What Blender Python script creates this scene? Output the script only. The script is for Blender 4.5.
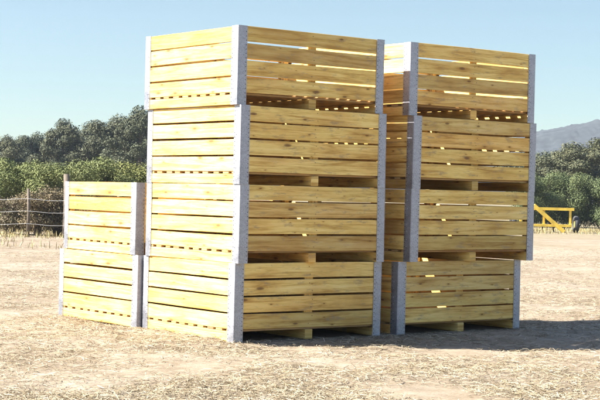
import bpy, bmesh, math, random
from mathutils import Vector, Matrix, noise

for o in list(bpy.data.objects):
    bpy.data.objects.remove(o)
scene = bpy.context.scene
C = scene.collection
PI = math.pi

# ------------------------------------------------------------------ camera
EYE = 1.445
FPX = 1523.4            # focal length in pixels of a 600 pixel wide frame
cd = bpy.data.cameras.new('camera')
cam = bpy.data.objects.new('camera', cd)
C.objects.link(cam)
cd.sensor_width = 36.0
cd.lens = FPX / 600 * 36.0
cd.clip_start = 0.1
cd.clip_end = 6000
cam.matrix_world = (Matrix.Translation((0, 0, EYE)) @ Matrix.Rotation(PI / 2 - 0.0044, 4, 'X')
                    @ Matrix.Rotation(0.0232, 4, 'Z'))
scene.camera = cam

# ------------------------------------------------------------------ light
SUN_EL = math.radians(40)
SUN_AZ = math.radians(263)          # compass style: clockwise from +Y
w = bpy.data.worlds.new('World')
scene.world = w
w.use_nodes = True
nt = w.node_tree
bg = nt.nodes['Background']
sky = nt.nodes.new('ShaderNodeTexSky')
sky.sky_type = 'NISHITA'
sky.sun_disc = False
sky.sun_elevation = SUN_EL
sky.sun_rotation = SUN_AZ
sky.altitude = 0
sky.air_density = 0.8
sky.dust_density = 0.3
sky.ozone_density = 1.0
# sky model turned down and tinted by a hand-set ramp towards the horizon
tcw = nt.nodes.new('ShaderNodeTexCoord')
sepw = nt.nodes.new('ShaderNodeSeparateXYZ')
rw = nt.nodes.new('ShaderNodeValToRGB')
mw = nt.nodes.new('ShaderNodeMix')
mw.data_type = 'RGBA'
mw.blend_type = 'MULTIPLY'
mw.inputs[0].default_value = 1.0
nt.links.new(tcw.outputs['Generated'], sepw.inputs[0])
nt.links.new(sepw.outputs['Z'], rw.inputs[0])
el_ = rw.color_ramp.elements
el_[0].position = 0.12
el_[0].color = (0.345, 0.365, 0.335, 1)
el_[1].position = 0.5
el_[1].color = (1, 1, 1, 1)
nt.links.new(sky.outputs[0], mw.inputs[6])
nt.links.new(rw.outputs[0], mw.inputs[7])
nt.links.new(mw.outputs[2], bg.inputs[0])
bg.inputs[1].default_value = 0.07

sl = bpy.data.lights.new('sun', 'SUN')
sl.energy = 4.3
sl.angle = math.radians(0.53)
sl.color = (1.0, 0.96, 0.90)
sun = bpy.data.objects.new('sun', sl)
C.objects.link(sun)
to_sun = Vector((math.sin(SUN_AZ) * math.cos(SUN_EL), math.cos(SUN_AZ) * math.cos(SUN_EL), math.sin(SUN_EL)))
sun.rotation_euler = to_sun.to_track_quat('Z', 'Y').to_euler()
sun.location = (-12, 8, 14)

scene.view_settings.view_transform = 'Standard'
scene.view_settings.look = 'None'
scene.view_settings.gamma = 1
scene.view_settings.use_curve_mapping = False
scene.view_settings.exposure = 2.4
scene.cycles.max_bounces = 8
scene.cycles.diffuse_bounces = 5

# ------------------------------------------------------------------ helpers
def tag(o, label=None, cat=None, group=None, kind=None):
    if label: o['label'] = label
    if cat: o['category'] = cat
    if group: o['group'] = group
    if kind: o['kind'] = kind
    return o

def empty(name, loc=(0, 0, 0), rz=0):
    o = bpy.data.objects.new(name, None)
    C.objects.link(o)
    o.empty_display_size = 0.2
    o.location = loc
    o.rotation_euler = (0, 0, rz)
    return o

def link(name, me, parent=None, mats=()):
    for m in mats:
        me.materials.append(m)
    o = bpy.data.objects.new(name, me)
    C.objects.link(o)
    if parent: o.parent = parent
    return o

def obj(name, bm, mats, parent=None, smooth=False):
    me = bpy.data.meshes.new(name)
    bm.normal_update()
    bm.to_mesh(me)
    bm.free()
    if smooth:
        for p in me.polygons: p.use_smooth = True
    return link(name, me, parent, mats if isinstance(mats, (list, tuple)) else [mats])

def mat(name):
    m = bpy.data.materials.new(name)
    m.use_nodes = True
    t = m.node_tree
    p = t.nodes['Principled BSDF']
    return m, t, p

def N(t, kind, **kw):
    n = t.nodes.new(kind)
    for k, v in kw.items():
        if k in n.inputs.keys(): n.inputs[k].default_value = v
        else: setattr(n, k, v)
    return n

def ramp(t, fac, stops):
    r = t.nodes.new('ShaderNodeValToRGB')
    e = r.color_ramp.elements
    while len(e) < len(stops): e.new(0.5)
    for el, (pos, col) in zip(e, stops):
        el.position = pos
        el.color = (*col, 1) if len(col) == 3 else col
    t.links.new(fac, r.inputs[0])
    return r.outputs[0]

def mixc(t, fac, a, b, mode='MIX'):
    n = t.nodes.new('ShaderNodeMix')
    n.data_type = 'RGBA'
    n.blend_type = mode
    for sock, v in ((n.inputs[0], fac), (n.inputs[6], a), (n.inputs[7], b)):
        if hasattr(v, 'is_linked') or hasattr(v, 'links'): t.links.new(v, sock)
        elif isinstance(v, (int, float)): sock.default_value = v
        else: sock.default_value = (*v, 1)
    return n.outputs[2]

def math_(t, op, a, b=None, clamp=False):
    n = t.nodes.new('ShaderNodeMath')
    n.operation = op
    n.use_clamp = clamp
    for i, v in enumerate((a, b)):
        if v is None: continue
        if isinstance(v, (int, float)): n.inputs[i].default_value = v
        else: t.links.new(v, n.inputs[i])
    return n.outputs[0]

# ------------------------------------------------------------------ materials
def wood_material(name, light, mid, dark, worn=0.0):
    m, t, p = mat(name)
    L = t.links.new
    uv = N(t, 'ShaderNodeUVMap')
    geo = N(t, 'ShaderNodeNewGeometry')
    info = N(t, 'ShaderNodeObjectInfo')
    seed = math_(t, 'ADD', math_(t, 'MULTIPLY', geo.outputs['Random Per Island'], 37.0),
                 math_(t, 'MULTIPLY', info.outputs['Random'], 61.0))
    wn = N(t, 'ShaderNodeTexWhiteNoise', noise_dimensions='1D')
    L(seed, wn.inputs['W'])
    off = N(t, 'ShaderNodeVectorMath', operation='MULTIPLY_ADD')
    L(wn.outputs['Color'], off.inputs[0])
    off.inputs[1].default_value = (40, 40, 40)
    L(uv.outputs[0], off.inputs[2])
    def scaled(sx, sy):
        n = N(t, 'ShaderNodeVectorMath', operation='MULTIPLY')
        L(off.outputs[0], n.inputs[0])
        n.inputs[1].default_value = (sx, sy, 1)
        return n.outputs[0]
    # knots: sparse round cells, the grain bends round them
    vor = N(t, 'ShaderNodeTexVoronoi', voronoi_dimensions='2D', feature='F1')
    vor.inputs['Scale'].default_value = 1.0
    vor.inputs['Randomness'].default_value = 1.0
    L(scaled(2.9, 9.0), vor.inputs['Vector'])
    sep = N(t, 'ShaderNodeSeparateColor')
    L(vor.outputs['Color'], sep.inputs[0])
    has = math_(t, 'GREATER_THAN', sep.outputs[0], 0.60)
    size = math_(t, 'MULTIPLY_ADD', math_(t, 'POWER', sep.outputs[1], 2.0), 0.15)
    size.node.inputs[2].default_value = 0.03
    kd = math_(t, 'DIVIDE', vor.outputs['Distance'], size)
    knot = math_(t, 'MULTIPLY', has, math_(t, 'SUBTRACT', 1.0, math_(t, 'POWER', kd, 3.0), True), True)
    halo = math_(t, 'MULTIPLY', has, math_(t, 'SUBTRACT', 1.0, math_(t, 'MULTIPLY', kd, 0.36), True), True)
    # grain
    n1 = N(t, 'ShaderNodeTexNoise', noise_dimensions='2D')
    n1.inputs['Scale'].default_value = 1
    n1.inputs['Detail'].default_value = 5
    n1.inputs['Roughness'].default_value = 0.6
    n1.inputs['Distortion'].default_value = 0.7
    L(scaled(1.3, 26), n1.inputs['Vector'])
    n2 = N(t, 'ShaderNodeTexNoise', noise_dimensions='2D')
    n2.inputs['Scale'].default_value = 1
    n2.inputs['Detail'].default_value = 4
    L(scaled(9, 160), n2.inputs['Vector'])
    n3 = N(t, 'ShaderNodeTexNoise', noise_dimensions='2D')
    n3.inputs['Scale'].default_value = 1
    n3.inputs['Detail'].default_value = 3
    L(scaled(1.6, 5), n3.inputs['Vector'])
    g = math_(t, 'ADD', math_(t, 'MULTIPLY', n1.outputs[0], 0.75), math_(t, 'MULTIPLY', n2.outputs[0], 0.25))
    g = math_(t, 'ADD', g, math_(t, 'MULTIPLY', halo, 0.16))
    col = ramp(t, g, [(0.30, light), (0.48, mid), (0.68, dark)])
    # board to board difference
    tint = ramp(t, wn.outputs['Value'], [(0.0, (0.62, 0.56, 0.48)), (0.18, (0.95, 0.90, 0.80)), (0.4, (1.08, 1.04, 0.98)), (0.6, (1.04, 0.98, 0.84)),
                                         (0.8, (1.04, 0.88, 0.76)), (0.9, (0.84, 0.82, 0.84)), (1.0, (0.70, 0.62, 0.56))])
    col = mixc(t, 1.0, col, tint, 'MULTIPLY')
    st = ramp(t, n3.outputs[0], [(0.40, (1, 1, 1)), (0.58, (0.90, 0.80, 0.70)), (0.75, (0.66, 0.54, 0.42))])
    col = mixc(t, 0.8, col, st, 'MULTIPLY')
    # grey weather marks and splashes, patchy
    n4 = N(t, 'ShaderNodeTexNoise', noise_dimensions='2D')
    n4.inputs['Scale'].default_value = 1
    n4.inputs['Detail'].default_value = 6
    n4.inputs['Roughness'].default_value = 0.7
    L(scaled(4.5, 16), n4.inputs['Vector'])
    col = mixc(t, math_(t, 'MULTIPLY', ramp(t, n4.outputs[0], [(0.56, (0, 0, 0)), (0.70, (1, 1, 1))]), 0.6), col, (0.27, 0.20, 0.12))
    col = mixc(t, math_(t, 'MULTIPLY', knot, 0.85), col, (0.15, 0.07, 0.028))
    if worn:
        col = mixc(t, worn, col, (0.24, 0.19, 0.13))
    L(col, p.inputs['Base Color'])
    p.inputs['Roughness'].default_value = 0.72
    p.inputs['Specular IOR Level'].default_value = 0.25
    b = N(t, 'ShaderNodeBump')
    b.inputs['Strength'].default_value = 0.35
    b.inputs['Distance'].default_value = 0.004
    L(g, b.inputs['Height'])
    L(b.outputs[0], p.inputs['Normal'])
    return m

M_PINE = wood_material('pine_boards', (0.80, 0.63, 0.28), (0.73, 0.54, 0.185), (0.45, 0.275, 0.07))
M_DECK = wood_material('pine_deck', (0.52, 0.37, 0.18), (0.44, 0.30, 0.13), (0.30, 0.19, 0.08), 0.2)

def steel_material():
    m, t, p = mat('galvanised_steel')
    L = t.links.new
    tc = N(t, 'ShaderNodeTexCoord')
    v = N(t, 'ShaderNodeTexVoronoi')
    v.inputs['Scale'].default_value = 130
    L(tc.outputs['Object'], v.inputs['Vector'])
    n = N(t, 'ShaderNodeTexNoise')
    n.inputs['Scale'].default_value = 7
    n.inputs['Detail'].default_value = 5
    L(tc.outputs['Object'], n.inputs['Vector'])
    s = N(t, 'ShaderNodeSeparateColor')
    L(v.outputs['Color'], s.inputs[0])
    f = math_(t, 'ADD', math_(t, 'MULTIPLY', s.outputs[0], 0.25), math_(t, 'MULTIPLY', n.outputs[0], 0.75))
    L(ramp(t, f, [(0.28, (0.24, 0.243, 0.27)), (0.5, (0.36, 0.363, 0.395)), (0.75, (0.47, 0.473, 0.51))]), p.inputs['Base Color'])
    p.inputs['Metallic'].default_value = 0.8
    L(ramp(t, n.outputs[0], [(0.3, (0.42,) * 3), (0.7, (0.65,) * 3)]), p.inputs['Roughness'])
    return m
M_STEEL = steel_material()

def plain(name, col, rough=0.7, metal=0.0, var=0.25, scale=6.0):
    m, t, p = mat(name)
    tc = N(t, 'ShaderNodeTexCoord')
    n = N(t, 'ShaderNodeTexNoise')
    n.inputs['Scale'].default_value = scale
    n.inputs['Detail'].default_value = 6
    t.links.new(tc.outputs['Object'], n.inputs['Vector'])
    a = tuple(c * (1 - var) for c in col)
    b = tuple(min(1, c * (1 + var)) for c in col)
    t.links.new(ramp(t, n.outputs[0], [(0.3, a), (0.7, b)]), p.inputs['Base Color'])
    p.inputs['Roughness'].default_value = rough
    p.inputs['Metallic'].default_value = metal
    return m
M_HOLE = plain('hole_dark', (0.05, 0.04, 0.03), 0.9)
M_YELLOW = plain('yellow_paint', (0.62, 0.42, 0.05), 0.5, 0, 0.3, 3)
M_TYRE = plain('tyre_rubber', (0.03, 0.03, 0.03), 0.85)
M_POST = plain('old_timber', (0.11, 0.085, 0.06), 0.9, 0, 0.35, 9)
M_WIRE = plain('wire_zinc', (0.45, 0.44, 0.42), 0.5, 0.4)
M_BARK = plain('bark', (0.10, 0.075, 0.055), 0.95, 0, 0.4, 12)

def leaf_material(name, stops, scale=0.5):
    m, t, p = mat(name)
    L = t.links.new
    geo = N(t, 'ShaderNodeNewGeometry')
    info = N(t, 'ShaderNodeObjectInfo')
    tc = N(t, 'ShaderNodeTexCoord')
    n = N(t, 'ShaderNodeTexNoise')
    n.inputs['Scale'].default_value = scale
    n.inputs['Detail'].default_value = 3
    L(tc.outputs['Object'], n.inputs['Vector'])
    f = math_(t, 'ADD', math_(t, 'MULTIPLY', geo.outputs['Random Per Island'], 0.45), math_(t, 'MULTIPLY', n.outputs[0], 0.55))
    col = ramp(t, f, stops)
    tint = ramp(t, info.outputs['Random'], [(0, (0.85, 0.9, 0.9)), (0.5, (1, 1, 1)), (1, (1.15, 1.08, 0.9))])
    L(mixc(t, 1.0, col, tint, 'MULTIPLY'), p.inputs['Base Color'])
    p.inputs['Roughness'].default_value = 0.7
    p.inputs['Specular IOR Level'].default_value = 0.2
    return m
M_PINELEAF = leaf_material('pine_foliage', [(0.2, (0.034, 0.040, 0.020)), (0.5, (0.062, 0.068, 0.034)), (0.8, (0.115, 0.112, 0.06))])
M_OLIVE = leaf_material('olive_foliage', [(0.2, (0.065, 0.080, 0.022)), (0.5, (0.12, 0.135, 0.038)), (0.8, (0.20, 0.20, 0.075))])
M_BROWN = leaf_material('dry_foliage', [(0.2, (0.07, 0.055, 0.035)), (0.5, (0.13, 0.10, 0.06)), (0.8, (0.17, 0.155, 0.075))])
M_GREEN = leaf_material('green_foliage', [(0.2, (0.045, 0.065, 0.025)), (0.5, (0.08, 0.10, 0.04)), (0.8, (0.13, 0.15, 0.06))])

def straw_material(name, stops):
    m, t, p = mat(name)
    geo = N(t, 'ShaderNodeNewGeometry')
    t.links.new(ramp(t, geo.outputs['Random Per Island'], stops), p.inputs['Base Color'])
    p.inputs['Roughness'].default_value = 0.75
    p.inputs['Specular IOR Level'].default_value = 0.2
    return m
M_STRAW = straw_material('straw', [(0.0, (0.11, 0.08, 0.042)), (0.3, (0.22, 0.17, 0.095)), (0.65, (0.32, 0.26, 0.17)), (1.0, (0.43, 0.37, 0.265))])
M_DRYGRASS = straw_material('dry_grass_blades', [(0.0, (0.16, 0.13, 0.05)), (0.5, (0.33, 0.26, 0.11)), (1.0, (0.45, 0.37, 0.18))])

def ground_material():
    m, t, p = mat('straw_covered_earth')
    L = t.links.new
    tc = N(t, 'ShaderNodeTexCoord')
    def nz(s, d, dist=0.0, sx=1, sy=1):
        mp = N(t, 'ShaderNodeMapping')
        mp.inputs['Scale'].default_value = (sx, sy, 1)
        L(tc.outputs['Object'], mp.inputs[0])
        n = N(t, 'ShaderNodeTexNoise')
        n.inputs['Scale'].default_value = s
        n.inputs['Detail'].default_value = d
        n.inputs['Distortion'].default_value = dist
        L(mp.outputs[0], n.inputs['Vector'])
        return n.outputs[0]
    big = nz(0.35, 4)
    med = nz(3.2, 6, 0.4)
    fine = nz(26, 8, 1.2, 1, 2.2)
    f = math_(t, 'ADD', math_(t, 'MULTIPLY', med, 0.45), math_(t, 'MULTIPLY', fine, 0.55))
    near = ramp(t, f, [(0.32, (0.10, 0.08, 0.055)), (0.43, (0.19, 0.155, 0.11)), (0.56, (0.26, 0.22, 0.168)), (0.75, (0.32, 0.28, 0.225))])
    near = mixc(t, 1.0, near, ramp(t, big, [(0.35, (0.80, 0.74, 0.66)), (0.65, (1.06, 1.03, 1.0))]), 'MULTIPLY')
    far = ramp(t, f, [(0.3, (0.13, 0.105, 0.055)), (0.7, (0.23, 0.19, 0.115))])
    sp = N(t, 'ShaderNodeSeparateXYZ')
    L(tc.outputs['Object'], sp.inputs[0])
    d = math_(t, 'ADD', sp.outputs[1], math_(t, 'MULTIPLY', math_(t, 'SUBTRACT', nz(0.12, 3), 0.5), 40))
    k = N(t, 'ShaderNodeMapRange')
    k.inputs['From Min'].default_value = 46
    k.inputs['From Max'].default_value = 66
    L(d, k.inputs['Value'])
    L(mixc(t, k.outputs[0], near, far), p.inputs['Base Color'])
    p.inputs['Roughness'].default_value = 0.9
    p.inputs['Specular IOR Level'].default_value = 0.15
    b = N(t, 'ShaderNodeBump')
    b.inputs['Strength'].default_value = 0.6
    b.inputs['Distance'].default_value = 0.02
    L(f, b.inputs['Height'])
    L(b.outputs[0], p.inputs['Normal'])
    return m
M_GROUND = ground_material()
M_HILL = plain('wooded_hill', (0.019, 0.023, 0.024), 0.95, 0, 0.5, 0.3)

# ------------------------------------------------------------------ crate layout
CL, CW, CH = 1.831, 1.695, 0.760     # long side, end side, stacking pitch
#            near corner x, y, angle of the long side from straight ahead, level
A_STACK = [(-0.6074, 14.5693, 0.9288), (-0.5747, 14.5302, 0.9186), (-0.5819, 14.5229, 0.9204), (-0.6238, 14.5303, 0.9211)]
B_STACK = [(1.0369, 15.769, 0.9000), (1.1545, 15.7666, 0.9104), (1.1623, 15.767, 0.9079), (1.1097, 15.7637, 0.9276)]
C_STACK = [(-1.6784, 15.9094, 0.9150), (-1.716, 15.945, 0.965)]

def footprint(x, y, a):
    n = Vector((x, y)); l = Vector((math.sin(a), math.cos(a))); v = Vector((-math.cos(a), math.sin(a)))
    return n, l, v
FEET = [footprint(*A_STACK[0]), footprint(*B_STACK[0]), footprint(*C_STACK[0])]

def in_foot(x, y, pad):
    """how far inside (negative outside) the padded footprint of a stack"""
    best = -9
    for n, l, v in FEET:
        d = Vector((x, y)) - n
        u, w_ = d.dot(l), d.dot(v)
        best = max(best, min(u + pad, CL + pad - u, w_ + pad, CW + pad - w_))
    return best

def ground_z(x, y):
    p = Vector((x, y, 0))
    z = 0.035 * noise.noise(p * 0.45) + 0.028 * noise.noise(p * 1.7 + Vector((7, 3, 1))) + 0.012 * noise.noise(p * 5.2)
    z -= 0.012
    f = in_foot(x, y, 0.10)
    k = max(0.0, min(1.0, (f + 0.12) / 0.14))
    # litter banked against the lit ends of the stacks
    for n, l, v in (FEET[0], FEET[2]):
        d = Vector((x, y)) - n
        u, w_ = d.dot(l), d.dot(v)
        if -0.9 < u < 0.0 and -0.1 < w_ < CW + 0.3:
            z += 0.03 * max(0, 1 - abs(u + 0.38) / 0.42) * (0.5 + 0.7 * noise.noise(p * 2.3))
    z = z * (1 - k) + (-0.006) * k
    for i, (n, l, v) in enumerate((FEET[0], FEET[2])):
        d = Vector((x, y)) - n
        u, w_ = d.dot(l), d.dot(v)
        if -0.5 < u < 0.06 and 0.14 < w_ < CW - 0.1:
            hollow = i == 1 and 0.14 < w_ < 1.0
            side = min(1, (w_ - 0.14) / 0.15, ((1.0 if hollow else CW - 0.1) - w_) / 0.3, abs(w_ - 1.0) / 0.3 if i == 1 else 1)
            fall = max(0, 1 + (u + 0.03) / 0.40) if u < -0.03 else max(0, 1 - (u + 0.03) / 0.09)
            z += (-0.032 if hollow else 0.06) * fall * side * ((0.5 + 0.9 * noise.noise(Vector((w_ * 2.6, 5 + i, 0)))) if not hollow else 1)
    if y > 60: z = z * max(0, 1 - (y - 60) / 40)
    return z

def axis(lo, hi, step, far_lo, far_hi):
    a = []
    v = lo
    while v <= hi + 1e-6:
        a.append(v); v += step
    s = step; v = hi
    while v < far_hi:
        s *= 1.28; v = min(v + s, far_hi); a.append(v)
    s = step; v = lo
    while v > far_lo:
        s *= 1.28; v = max(v - s, far_lo); a.insert(0, v)
    return a
xs = axis(-4.6, 5.4, 0.055, -340, 460)
ys = axis(10.2, 24.0, 0.07, -50, 840)
verts = [(x, y, ground_z(x, y)) for y in ys for x in xs]
nx = len(xs)
faces = [(j * nx + i, j * nx + i + 1, (j + 1) * nx + i + 1, (j + 1) * nx + i) for j in range(len(ys) - 1) for i in range(nx - 1)]
me = bpy.data.meshes.new('ground')
me.from_pydata(verts, [], faces)
for p_ in me.polygons: p_.use_smooth = True
tag(link('ground', me, None, [M_GROUND]), 'pale straw strewn earth under the crate stacks', 'ground', kind='structure')

# far hill, higher towards the right
def hill_mesh():
    v = []; f = []
    nxh, nyh = 640, 60
    for j in range(nyh):
        for i in range(nxh):
            x = -180 + 540 * i / (nxh - 1)
            tt = j / (nyh - 1)
            y = 560 + 260 * tt
            base = 12 + 27 * max(0, min(1, (x - 40) / 90)) + 6 * noise.noise(Vector((x * 0.011, 3, 0)))
            z = (base * math.sin(PI * min(tt * 1.0, 1)) ** 0.8) + 2.2 * noise.noise(Vector((x * 0.06, y * 0.05, 0))) + 0.8 * noise.noise(Vector((x * 0.25, y * 0.12, 4))) + 0.7 * noise.noise(Vector((x * 0.55, y * 0.3, 9)))
            if j in (0, nyh - 1): z = -0.8
            v.append((x, y, z))
    for j in range(nyh - 1):
        for i in range(nxh - 1):
            f.append((j * nxh + i, j * nxh + i + 1, (j + 1) * nxh + i + 1, (j + 1) * nxh + i))
    m_ = bpy.data.meshes.new('hills')
    m_.from_pydata(v, [], f)
    for q in m_.polygons: q.use_smooth = True
    return m_
tag(link('hills', hill_mesh(), None, [M_HILL]), 'blue wooded hill fading into the haze', 'hill', kind='structure')

# ------------------------------------------------------------------ crates
BOARD_ME = bpy.data.meshes.new('single_board')

def board(bm, c, size, grain, rng, tilt=0.0, bev=0.0025, bow=0.0):
    """a sawn board centred at c, its grain along axis 'grain'; UVs in metres along and across the grain"""
    whole, bm = bm, bmesh.new()
    uvl = bm.loops.layers.uv.verify()
    r = bmesh.ops.create_cube(bm, size=1.0)
    vs = r['verts']
    for v in vs:
        v.co = Vector((v.co.x * size[0], v.co.y * size[1], v.co.z * size[2]))
    if bow:
        long_e = [e for e in {e for v in vs for e in v.link_edges} if abs((e.verts[0].co - e.verts[1].co)[grain]) > size[grain] * 0.9]
        bmesh.ops.subdivide_edges(bm, edges=long_e, cuts=5, use_grid_fill=True)
        vs = bm.verts[:]
        other = 1 - grain
        for v in vs:
            q = v.co[grain] / size[grain] * 2
            v.co.z += bow * (1 - q * q) + bow * 0.5 * q * (1 - q * q)
            v.co[other] += bow * 0.5 * (q * q - 0.5)
    es = [e for e in {e for v in vs for e in v.link_edges} if len(e.link_faces) == 2 and e.calc_face_angle(0) > 0.8]
    bmesh.ops.bevel(bm, geom=es, offset=bev, segments=1, affect='EDGES')
    vs = bm.verts[:]
    fs = bm.faces[:]
    ou, ov = rng.uniform(0, 20), rng.uniform(0, 20)
    for f_ in fs:
        n = f_.normal if f_.normal.length > 0.1 else Vector((0, 0, 1))
        f_.normal_update(); n = f_.normal
        others = [a for a in range(3) if a != grain]
        for lp in f_.loops:
            co = lp.vert.co
            if abs(n[grain]) > 0.7:
                lp[uvl].uv = (ou + co[others[0]] * 0.5, ov + co[others[1]])
            else:
                ac = others[0] if abs(n[others[0]]) < abs(n[others[1]]) else others[1]
                lp[uvl].uv = (ou + co[grain], ov + co[ac])
    if tilt:
        ax = 'Y' if grain == 0 else 'X'
        M = Matrix.Rotation(tilt, 4, ax)
        for v in vs: v.co = M @ v.co
    for v in vs: v.co += Vector(c)
    bm.to_mesh(BOARD_ME)
    bm.free()
    whole.from_mesh(BOARD_ME)

def disc(bm, c, n, r, mi, dome=0.0, seg=8):
    n = Vector(n); a = n.orthogonal().normalized(); b = n.cross(a)
    ring = [bm.verts.new(Vector(c) + (a * math.cos(k * 2 * PI / seg) + b * math.sin(k * 2 * PI / seg)) * r) for k in range(seg)]
    if dome:
        top = [bm.verts.new(Vector(c) + n * dome + (a * math.cos(k * 2 * PI / seg) + b * math.sin(k * 2 * PI / seg)) * r * 0.55) for k in range(seg)]
        for k in range(seg):
            f_ = bm.faces.new((ring[k], ring[(k + 1) % seg], top[(k + 1) % seg], top[k])); f_.material_index = mi
        f_ = bm.faces.new(top); f_.material_index = mi
    else:
        f_ = bm.faces.new(ring); f_.material_index = mi

def corner_post(bm, sx, sy, cx, cy, rng, flange):
    """pressed steel angle; (cx, cy) the outer corner, sx, sy point inwards"""
    th, rad = 0.0035, 0.012
    prof = [(flange, 0.0), (rad, 0.0), (rad * 0.3, rad * 0.3), (0.0, rad), (0.0, flange),
            (th, flange), (th, rad), (rad * 0.3 + th * 0.7, rad * 0.3 + th * 0.7), (rad, th), (flange, th)]
    z0, z1 = 0.0, CH - 0.0006
    lean = (rng.uniform(-.003, .003), rng.uniform(-.003, .003))
    lo = [bm.verts.new((cx + sx * a, cy + sy * b, z0)) for a, b in prof]
    hi = [bm.verts.new((cx + sx * a + lean[0], cy + sy * b + lean[1], z1)) for a, b in prof]
    n = len(prof)
    flip = sx * sy < 0
    for k in range(n):
        q = (lo[k], lo[(k + 1) % n], hi[(k + 1) % n], hi[k])
        bm.faces.new(q if flip else q[::-1])
    for ring_, up in ((lo, False), (hi, True)):
        quads = [(0, 1, 8, 9), (1, 2, 7, 8), (2, 3, 6, 7), (3, 4, 5, 6)]
        for q in quads:
            vs = [ring_[i] for i in q]
            bm.faces.new(vs if (up != flip) else vs[::-1])
    bmesh.ops.recalc_face_normals(bm, faces=bm.faces[:])
    # dark discs painted as punched holes down each flange's inner edge, a pair of rivets per board
    z = 0.03
    while z < CH - 0.02:
        lf = lean[0] * z / CH, lean[1] * z / CH
        disc(bm, (cx + sx * (flange - 0.014) + lf[0], cy - sy * 0.0012 + lf[1], z), (0, -sy, 0), 0.0050, 1)
        disc(bm, (cx - sx * 0.0012 + lf[0], cy + sy * (flange - 0.014) + lf[1], z), (-sx, 0, 0), 0.0050, 1)
        z += 0.042
    for k in range(4):
        for dz in (0.035, 0.105):
            z = 0.122 + k * 0.160 + dz
            lf = lean[0] * z / CH, lean[1] * z / CH
            disc(bm, (cx + sx * 0.07 + lf[0], cy - sy * 0.0005 + lf[1], z), (0, -sy, 0), 0.007, 0, 0.003)
            disc(bm, (cx - sx * 0.0005 + lf[0], cy + sy * 0.07 + lf[1], z), (-sx, 0, 0), 0.007, 0, 0.003)

def make_crate(x, y, a, level, seed, label):
    rng = random.Random(seed)
    n, l, v = footprint(x, y, a)
    c = n + l * CL / 2 + v * CW / 2
    root = empty('pallet_crate', (c.x, c.y, level * CH), PI / 2 - a)
    tag(root, label, 'crate', 'slatted crates stacked in the yard')
    hx, hy, ins, tb = CL / 2, CW / 2, 0.0045, 0.021
    pitch, z0 = 0.1630, 0.1215
    # four boards on each long side
    for s in (-1, 1):
        bm = bmesh.new()
        for k in range(4):
            hgt = 0.1455 + rng.uniform(-.004, .003)
            ln = CL - 2 * ins - 0.004 - rng.uniform(0, .006)
            board(bm, (rng.uniform(-.002, .002), s * (hy - ins - tb / 2 - rng.uniform(0, .003)), z0 + k * pitch + 0.072 + rng.uniform(-.002, .002)),
                  (ln, tb, hgt), 0, rng, rng.uniform(-.0028, .0028), 0.0025, rng.uniform(-.004, .004))
        for k in range(4):
            for dz in (0.035, 0.11):
                disc(bm, (rng.uniform(-.03, .03), s * (hy - ins + 0.0022), z0 + k * pitch + dz), (0, s, 0), 0.0045, 1)
        obj('side_panel', bm, [M_PINE, M_HOLE], root)
    # four boards on each end
    for s in (-1, 1):
        bm = bmesh.new()
        for k in range(4):
            hgt = 0.1455 + rng.uniform(-.004, .003)
            ln = CW - 2 * (ins + tb) - 0.010 - rng.uniform(0, .006)
            board(bm, (s * (hx - ins - tb / 2 - rng.uniform(0, .003)), rng.uniform(-.002, .002), z0 + k * pitch + 0.072 + rng.uniform(-.002, .002)),
                  (tb, ln, hgt), 1, rng, rng.uniform(-.0028, .0028), 0.0025, rng.uniform(-.0035, .0035))
        obj('end_panel', bm, M_PINE, root)
    # upright battens the boards are nailed to
    for s in (-1, 1):
        bm = bmesh.new()
        board(bm, (0, s * (hy - ins - tb - 0.0165), 0.443), (0.105, 0.022, 0.60), 2, rng)
        obj('batten', bm, M_PINE, root)
        for s2 in (-1, 1):
            bm = bmesh.new()
            board(bm, (s2 * (hx - ins - tb - 0.036), s * (hy - ins - tb - 0.036), 0.443), (0.06, 0.06, 0.60), 2, rng)
            obj('batten', bm, M_PINE, root)
    # floor: boards across, on narrow boards along
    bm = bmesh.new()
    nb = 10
    sw, gap_fill = 0.098, (0.105 if level == 3 else 0.128)  # lower crates' floor boards widened to keep light out of the openings
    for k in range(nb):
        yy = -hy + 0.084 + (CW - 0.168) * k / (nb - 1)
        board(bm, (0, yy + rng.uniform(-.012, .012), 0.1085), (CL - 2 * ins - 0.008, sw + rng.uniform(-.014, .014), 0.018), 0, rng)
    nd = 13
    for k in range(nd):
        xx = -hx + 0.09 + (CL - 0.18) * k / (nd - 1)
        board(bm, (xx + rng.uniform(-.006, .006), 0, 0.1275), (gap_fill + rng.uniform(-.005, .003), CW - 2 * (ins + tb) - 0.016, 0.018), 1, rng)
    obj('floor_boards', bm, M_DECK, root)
    for xx in (-hx + ins + 0.047, rng.uniform(-.02, .02), hx - ins - 0.047):
        bm = bmesh.new()
        board(bm, (xx, 0, 0.0488), (0.092, CW - 2 * ins - 0.008, 0.0968), 1, rng, 0, 0.004)
        obj('bearer', bm, M_PINE, root)
    for sx in (-1, 1):
        for sy in (-1, 1):
            bm = bmesh.new()
            corner_post(bm, -sx, -sy, sx * hx, sy * hy, rng, 0.108)
            obj('corner_post', bm, [M_STEEL, M_HOLE], root)
    return root

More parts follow.
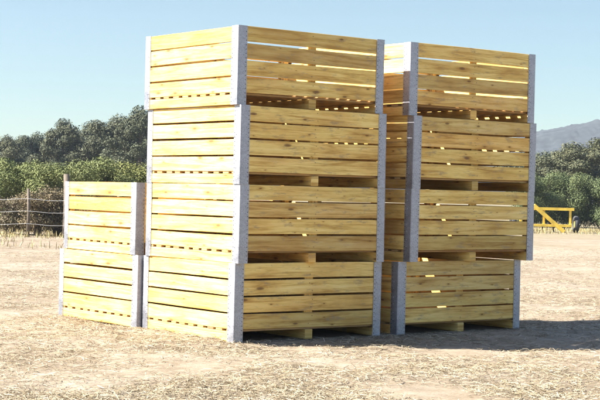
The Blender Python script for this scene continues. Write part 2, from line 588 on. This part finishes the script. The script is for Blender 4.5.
LABELS_A = ['wooden slatted crate on the ground at the bottom of the tall stack nearest the camera',
            'wooden slatted crate resting directly on the bottom one of the tall nearest stack',
            'wooden slatted crate right under the top one of the tall nearest stack',
            'wooden slatted crate on top of the tall nearest stack, sky glowing through its slits']
LABELS_B = ['wooden slatted crate on the shaded ground at the bottom of the tall right stack',
            'wooden slatted crate resting directly on the bottom one of the tall right stack',
            'wooden slatted crate right under the top one of the tall right stack',
            'wooden slatted crate on top of the tall right stack, pale light through its slits']
LABELS_C = ['wooden slatted crate on the straw, lower one of the short stack of two',
            'wooden slatted crate on top of the short stack of two, before the hedge']
for base, (stack, labels) in enumerate(((A_STACK, LABELS_A), (B_STACK, LABELS_B), (C_STACK, LABELS_C))):
    for lev, ((x, y, a), lab) in enumerate(zip(stack, labels)):
        make_crate(x, y, a, lev, 100 * base + lev + 5, lab)

# ------------------------------------------------------------------ loose straw on the ground
def blades(name, pts, mat_, rng, lmin, lmax, wmin, wmax, upright=0.12):
    v = []; f = []
    for (x, y, z) in pts:
        L_ = rng.uniform(lmin, lmax); W_ = rng.uniform(wmin, wmax)
        th = rng.uniform(0, 2 * PI); el = rng.gauss(0, upright)
        if upright > 0.6: el = rng.uniform(0.7, 1.5)
        d = Vector((math.cos(th) * math.cos(el), math.sin(th) * math.cos(el), math.sin(el)))
        s = Vector((-math.sin(th), math.cos(th), rng.uniform(-.6, .6))).normalized() * W_
        p0 = Vector((x, y, z)) + (Vector((0, 0, 0)) if upright > 0.6 else -d * L_ * 0.5 + Vector((0, 0, 0.006 + abs(math.sin(el)) * L_ * 0.4)))
        p1 = p0 + d * L_ * 0.55 + Vector((0, 0, rng.uniform(0, .12) * L_))
        p2 = p0 + d * L_
        i = len(v)
        v += [tuple(p0 - s), tuple(p0 + s), tuple(p1 + s), tuple(p1 - s), tuple(p2)]
        f += [(i, i + 1, i + 2, i + 3), (i + 3, i + 2, i + 4)]
    m_ = bpy.data.meshes.new(name)
    m_.from_pydata(v, [], f)
    return link(name, m_, None, [mat_])

rng = random.Random(11)
pts = []
while len(pts) < 135000:
    y = 10.2 + 34 * rng.random() ** 1.9
    hw = y * 0.215 + 0.3
    x = rng.uniform(-hw, hw)
    if in_foot(x, y, -0.05) > 0: continue
    dens = 0.35 + 0.9 * (noise.noise(Vector((x, y * 0.8, 2)) * 1.3) + 0.25)
    # more litter banked along the lit ends
    for n_, l_, v_ in (FEET[0], FEET[2]):
        d_ = Vector((x, y)) - n_
        if -0.8 < d_.dot(l_) < 0 and -0.2 < d_.dot(v_) < CW + 0.4: dens += 0.5
    if rng.random() > dens: continue
    pts.append((x, y, ground_z(x, y)))
tag(blades('straw', pts, M_STRAW, rng, 0.03, 0.13, 0.0013, 0.0029), 'loose pale straw littering the ground around the stacks', 'straw', kind='stuff')

pts = []
while len(pts) < 26000:
    y = rng.uniform(35, 74)
    hw = y * 0.23 + 1
    x = rng.uniform(-hw, hw)
    k = noise.noise(Vector((x * 0.25, y * 0.25, 5)))
    if x > 0 and y < 62 + 3 * k: continue
    if rng.random() > 0.25 + 1.3 * k + (0.35 if y > 43 else 0.04 * (y - 43)): continue
    pts.append((x, y, ground_z(x, y) - 0.01))
tag(blades('dry_grass', pts, M_DRYGRASS, rng, 0.05, 0.27, 0.004, 0.010, 1.0), 'dry yellowish grass at the far edge of the yard', 'grass', kind='stuff')

# ------------------------------------------------------------------ trees and shrubs
def tube(bm, pts, radii, seg=7):
    rings = []
    for i, p in enumerate(pts):
        p = Vector(p)
        d = (Vector(pts[min(i + 1, len(pts) - 1)]) - Vector(pts[max(i - 1, 0)])).normalized()
        a = d.orthogonal().normalized(); b = d.cross(a)
        rings.append([bm.verts.new(p + (a * math.cos(k * 2 * PI / seg) + b * math.sin(k * 2 * PI / seg)) * radii[i]) for k in range(seg)])
    for i in range(len(rings) - 1):
        for k in range(seg):
            bm.faces.new((rings[i][k], rings[i][(k + 1) % seg], rings[i + 1][(k + 1) % seg], rings[i + 1][k]))
    bm.faces.new(rings[-1]); bm.faces.new(rings[0][::-1])

def leaf_cloud(name, clumps, per, size, rng):
    v = []; f = []
    for (c, r) in clumps:
        c = Vector(c)
        for _ in range(int(per * r * r)):
            d = Vector((rng.gauss(0, 1), rng.gauss(0, 1), rng.gauss(0, 1))).normalized()
            p = c + Vector((d.x * r, d.y * r, d.z * r * 0.72)) * (rng.random() ** 0.35) * rng.uniform(0.75, 1.12)
            nrm = (d + Vector((rng.gauss(0, .6), rng.gauss(0, .6), rng.gauss(0, .6) + 0.3))).normalized()
            a = nrm.orthogonal().normalized(); a = Matrix.Rotation(rng.uniform(0, 2 * PI), 3, nrm) @ a
            b = nrm.cross(a)
            s = size * rng.uniform(0.6, 1.4)
            i = len(v)
            v += [tuple(p - a * s), tuple(p + b * s * 0.45), tuple(p + a * s), tuple(p - b * s * 0.45)]
            f.append((i, i + 1, i + 2, i + 3))
    m_ = bpy.data.meshes.new(name)
    m_.from_pydata(v, [], f)
    return m_

def tree_meshes(seed, h, wid, size=0.095, per=800):
    rng = random.Random(seed)
    bm = bmesh.new()
    top = h * 0.86
    pts_ = [(0.05 * h * noise.noise(Vector((seed, k, 0))), 0.05 * h * noise.noise(Vector((seed, k, 9))), top * k / 5 - (0.15 if k == 0 else 0)) for k in range(6)]
    tube(bm, pts_, [0.035 * h * (1 - 0.16 * k) for k in range(6)])
    clumps = []
    nl = 15
    for k in range(nl):
        t_ = 0.24 + 0.70 * (k + rng.random()) / nl
        z = top * t_
        i = min(4, int(t_ * 5)); fr = t_ * 5 - i
        p0 = Vector(pts_[i]).lerp(Vector(pts_[i + 1]), fr)
        reach = wid * 0.5 * math.sin(PI * min(1, 0.20 + 0.72 * t_)) ** 0.7 * rng.uniform(0.65, 1.1)
        th = k * 2.4 + rng.uniform(-.5, .5)
        p1 = p0 + Vector((math.cos(th) * reach * 0.5, math.sin(th) * reach * 0.5, 0.10 * reach))
        p2 = p0 + Vector((math.cos(th) * reach, math.sin(th) * reach, 0.34 * reach))
        r0 = 0.010 * h * (1.2 - t_)
        tube(bm, [p0, p1, p2], [r0 + 0.01, r0 * 0.7 + 0.008, 0.012], 5)
        clumps.append((p2, wid * rng.uniform(0.13, 0.20)))
        clumps.append((p1 + Vector((rng.gauss(0, .3), rng.gauss(0, .3), 0.25)), wid * rng.uniform(0.13, 0.19)))
        if rng.random() < 0.6:
            clumps.append((p2 + Vector((rng.gauss(0, .5), rng.gauss(0, .5), rng.uniform(-.1, .6))), wid * rng.uniform(0.08, 0.13)))
    clumps.append((Vector(pts_[5]) + Vector((0, 0, 0.06 * h)), wid * 0.17))
    clumps.append((Vector(pts_[5]) + Vector((rng.gauss(0, .4), rng.gauss(0, .4), -0.02 * h)), wid * 0.2))
    tm = bpy.data.meshes.new('trunk'); bm.normal_update(); bm.to_mesh(tm); bm.free()
    for q in tm.polygons: q.use_smooth = True
    return tm, leaf_cloud('crown', clumps, per, size, rng)

def shrub_meshes(seed, h, wid, size, per):
    rng = random.Random(seed)
    bm = bmesh.new(); clumps = []
    for k in range(9):
        th = k * 2.4 + rng.uniform(-.4, .4); re = wid * 0.42 * rng.uniform(0.2, 1)
        e = Vector((math.cos(th) * re, math.sin(th) * re, h * rng.uniform(0.45, 0.86)))
        tube(bm, [(0.06 * math.cos(th), 0.06 * math.sin(th), -0.1), e * 0.5 + Vector((0, 0, 0.1)), e], [0.03, 0.02, 0.008], 5)
        clumps.append((e, wid * rng.uniform(0.16, 0.24)))
        clumps.append((Vector((e.x * 1.05, e.y * 1.05, e.z * rng.uniform(0.3, 0.6))), wid * rng.uniform(0.17, 0.25)))
    tm = bpy.data.meshes.new('stems'); bm.normal_update(); bm.to_mesh(tm); bm.free()
    return tm, leaf_cloud('foliage', clumps, per, size, rng)

def px_point(px, d):
    """ground point seen in photo column px (600 wide frame) at distance d"""
    return (px - 300) / FPX * d + 0.0232 * 0, d

def plant(kind, parts, meshes, mats, loc, rz, sc, label, cat, group, top_z=None):
    root = empty(kind, loc, rz)
    if top_z:
        k = top_z / max(v.co.z for v in meshes[1].vertices)
        sc = (sc[0] * k, k)
    root.scale = (sc[0], sc[0], sc[1])
    for nm, me_, m_ in zip(parts, meshes, mats):
        if not me_.materials: me_.materials.append(m_)
        o = bpy.data.objects.new(nm, me_)
        C.objects.link(o); o.parent = root
    tag(root, label, cat, group)

TREES = [tree_meshes(3, 8.0, 6.0), tree_meshes(8, 8.4, 5.2), tree_meshes(21, 7.4, 6.4)]
# photo column, distance, variant, height factor, label
tree_spots = [
    (6, 118, 0, 133, 'grey green pine at the left edge of the treeline, behind the olive hedge'),
    (36, 126, 2, 130, 'broad grey green pine behind the left end of the hedge, low crown'),
    (62, 116, 1, 117, 'round topped dark pine rising just left of the short crate stack'),
    (89, 121, 0, 119, 'dark pine with a small pointed top straight behind the short crate stack'),
    (116, 115, 2, 112, 'tall dark pine between the short stack and the tall nearest stack'),
    (139, 110, 1, 104, 'tallest dark pine, half hidden by the tall nearest stack'),
    (75, 138, 2, 128, 'paler pine filling the gap between two dark pines in the treeline'),
    (103, 135, 0, 127, 'hazy pine in the dip of the treeline left of the tallest pine'),
    (22, 140, 1, 134, 'hazy pine in the back row at the left end of the treeline'),
    (160, 120, 0, 104, 'pine hidden mostly behind the tall nearest stack'),
    (545, 112, 2, 149, 'low rounded tree just right of the tall right stack, below the hill'),
    (572, 104, 0, 140, 'low bushy tree at the right side, above the yellow farm implement'),
    (597, 110, 1, 136, 'slim low tree at the right edge of the treeline'),
    (524, 118, 1, 150, 'low tree half hidden by the right side of the tall right stack'),
]
rngt = random.Random(4)
for i, (px, d, var, ty, lab) in enumerate(tree_spots):
    x, y = px_point(px, d)
    right = px > 400
    plant('pine_tree', ('trunk', 'crown'), TREES[var], (M_BARK, M_PINELEAF), (x, y, -0.05), i * 1.9,
          (rngt.uniform(0.85, 1.2) if not right else 1.45, 1), lab, 'tree', 'trees along the far treeline',
          EYE + (193.3 + 0.0232 * (px - 300) - ty) / FPX * d)

SH = [shrub_meshes(5, 2.5, 2.4, 0.034, 4500), shrub_meshes(6, 2.3, 2.7, 0.034, 4500)]
SHB = [shrub_meshes(15, 1.3, 1.7, 0.03, 4200)]
SHG = [shrub_meshes(25, 2.6, 2.9, 0.042, 3600)]
shrubs = [
    (8, 50, SH[0], M_OLIVE, 1.0, 'olive green hedge shrub at the left edge of the picture'),
    (34, 51, SH[1], M_OLIVE, 1.02, 'olive green hedge shrub behind the leftmost fence posts'),
    (60, 50, SH[0], M_OLIVE, 0.98, 'olive green hedge shrub left of the short crate stack, behind the dark post'),
    (88, 52, SH[1], M_OLIVE, 1.08, 'bright olive hedge shrub showing just over the short crate stack'),
    (114, 51, SH[0], M_OLIVE, 1.04, 'olive hedge shrub behind the right half of the short crate stack'),
    (138, 52, SH[1], M_OLIVE, 1.05, 'olive hedge shrub against the tall nearest stack'),
]
for i, (px, d, ms, m_, s_, lab) in enumerate(shrubs):
    x, y = px_point(px, d)
    plant('hedge_shrub', ('stems', 'foliage'), ms, (M_BARK, m_), (x, y, 0), i * 2.1, (s_, s_), lab, 'shrub', 'olive hedge shrubs behind the fence')
brown = [(10, 46.5, 'dry brown bush at the left edge below the hedge'),
         (38, 46.2, 'dry brown bush between the two leftmost fence posts in view'),
         (58, 46.6, 'dry brown bush beside the dark post left of the short stack'),
         (80, 46.4, 'dry brown bush mostly hidden behind the short crate stack')]
for i, (px, d, lab) in enumerate(brown):
    x, y = px_point(px, d)
    plant('dry_bush', ('stems', 'foliage'), SHB[0], (M_BARK, M_BROWN), (x, y, 0), i * 1.7, (0.95 + 0.1 * (i % 2), 0.9 + 0.12 * (i % 3)), lab, 'bush', 'dry brown bushes along the fence')
green = [(530, 78, 'mid green bush half hidden behind the tall right stack'),
         (552, 80, 'mid green bush above the yellow farm implement'),
         (578, 79, 'mid green bush right of the yellow farm implement'),
         (602, 78, 'mid green bush cut by the right edge of the picture')]
for i, (px, d, lab) in enumerate(green):
    x, y = px_point(px, d)
    plant('green_bush', ('stems', 'foliage'), SHG[0], (M_BARK, M_GREEN), (x, y, 0), i * 2.3, (0.95, 1.18 - 0.08 * (i % 2)), lab, 'bush', 'green bushes beyond the yard')

# ------------------------------------------------------------------ wire fence on the left
def box(bm, c, s, rot=None):
    r = bmesh.ops.create_cube(bm, size=1.0)
    for v in r['verts']:
        co = Vector((v.co.x * s[0], v.co.y * s[1], v.co.z * s[2]))
        if rot: co = rot @ co
        v.co = co + Vector(c)

fy = 44.6
fence = empty('wire_fence', (-8.2, fy, 0))
tag(fence, 'wire fence on dark timber posts in front of the hedge at left', 'fence')
for k, xx in enumerate((-1.4, 0.25, 1.36, 2.9)):
    bm = bmesh.new()
    r_ = (0.06, 0.05, 0.10, 0.06)[k]; hh = (1.45, 1.4, 1.85, 1.45)[k]
    tube(bm, [(xx, 0, -0.15), (xx + 0.02, 0, hh * 0.5), (xx - 0.01, 0.01, hh)], [r_, r_ * 0.95, r_ * 0.85], 8)
    obj('fence_post', bm, M_POST, fence, True)
bm = bmesh.new()
for z in (0.35, 0.72, 1.08):
    p_ = []
    for k in range(16):
        xx = -1.8 + 5.0 * k / 15
        p_.append((xx, -0.09, z + 0.025 * math.sin(k * 1.3)))
    tube(bm, p_, [0.0055] * 16, 5)
obj('wire', bm, M_WIRE, fence)

# ------------------------------------------------------------------ yellow farm implement on the right
ix, iy = px_point(543, 66)
imp = empty('farm_implement', (ix, iy, 0))
tag(imp, 'yellow steel farm implement with a long sloping arm beyond the right stack', 'farm implement')
bm = bmesh.new()
box(bm, (0.1, 0, 1.02), (2.5, 0.14, 0.12)); box(bm, (0.1, 0.7, 1.02), (2.5, 0.10, 0.10))
box(bm, (-0.5, 0.35, 1.02), (0.10, 0.6, 0.09)); box(bm, (1.3, 0.35, 1.02), (0.10, 0.6, 0.09))
obj('frame', bm, M_YELLOW, imp)
bm = bmesh.new()
box(bm, (0.25, -0.14, 0.60), (1.75, 0.12, 0.16), Matrix.Rotation(math.radians(40), 3, 'Y'))
obj('sloping_arm', bm, M_YELLOW, imp)
bm = bmesh.new()
box(bm, (0.1, 0.1, 0.30), (2.3, 0.5, 0.10))
obj('lower_rail', bm, M_YELLOW, imp)
for xx in (-0.95, 0.05, 1.2):
    bm = bmesh.new(); box(bm, (xx, 0.02, 0.62), (0.09, 0.09, 0.72)); obj('upright', bm, M_YELLOW, imp)
for k in range(6):
    bm = bmesh.new()
    xx = -0.9 + k * 0.48
    tube(bm, [(xx, 0.32, 0.27), (xx, 0.45, 0.12), (xx + 0.02, 0.30, -0.03)], [0.03, 0.03, 0.018], 6)
    obj('tine', bm, M_POST, imp)
for sx in (-1.22, 1.5):
    bm = bmesh.new()
    seg = 20
    prof = [(0.20, -0.09), (0.30, -0.11), (0.36, -0.07), (0.37, 0.0), (0.36, 0.07), (0.30, 0.11), (0.20, 0.09)]
    rings = []
    for k in range(seg):
        a_ = k * 2 * PI / seg
        rings.append([bm.verts.new((sx + dx, 0.30 + r_ * math.cos(a_), 0.37 + r_ * math.sin(a_))) for r_, dx in prof])
    for k in range(seg):
        for q in range(len(prof)):
            bm.faces.new((rings[k][q], rings[k][(q + 1) % len(prof)], rings[(k + 1) % seg][(q + 1) % len(prof)], rings[(k + 1) % seg][q]))
    wh = obj('wheel', bm, M_TYRE, imp, True)
    bm = bmesh.new()
    bmesh.ops.create_cone(bm, cap_ends=True, segments=16, radius1=0.205, radius2=0.205, depth=0.10,
                          matrix=Matrix.Translation((sx, 0.30, 0.37)) @ Matrix.Rotation(PI / 2, 4, 'Y'))
    obj('rim', bm, M_YELLOW, wh)

# ------------------------------------------------------------------ air
bm = bmesh.new()
box(bm, (60, 395, 49), (860, 930, 102))
hm = bpy.data.materials.new('haze_air')
hm.use_nodes = True
t = hm.node_tree
t.nodes.remove(t.nodes['Principled BSDF'])
pv = t.nodes.new('ShaderNodeVolumePrincipled')
pv.inputs['Color'].default_value = (0.74, 0.86, 1.0, 1)
pv.inputs['Density'].default_value = 0.0002
pv.inputs['Anisotropy'].default_value = 0.2
t.links.new(pv.outputs[0], t.nodes['Material Output'].inputs['Volume'])
tag(obj('haze', bm, hm), 'thin pale summer haze over the yard and far trees', 'haze', kind='stuff')
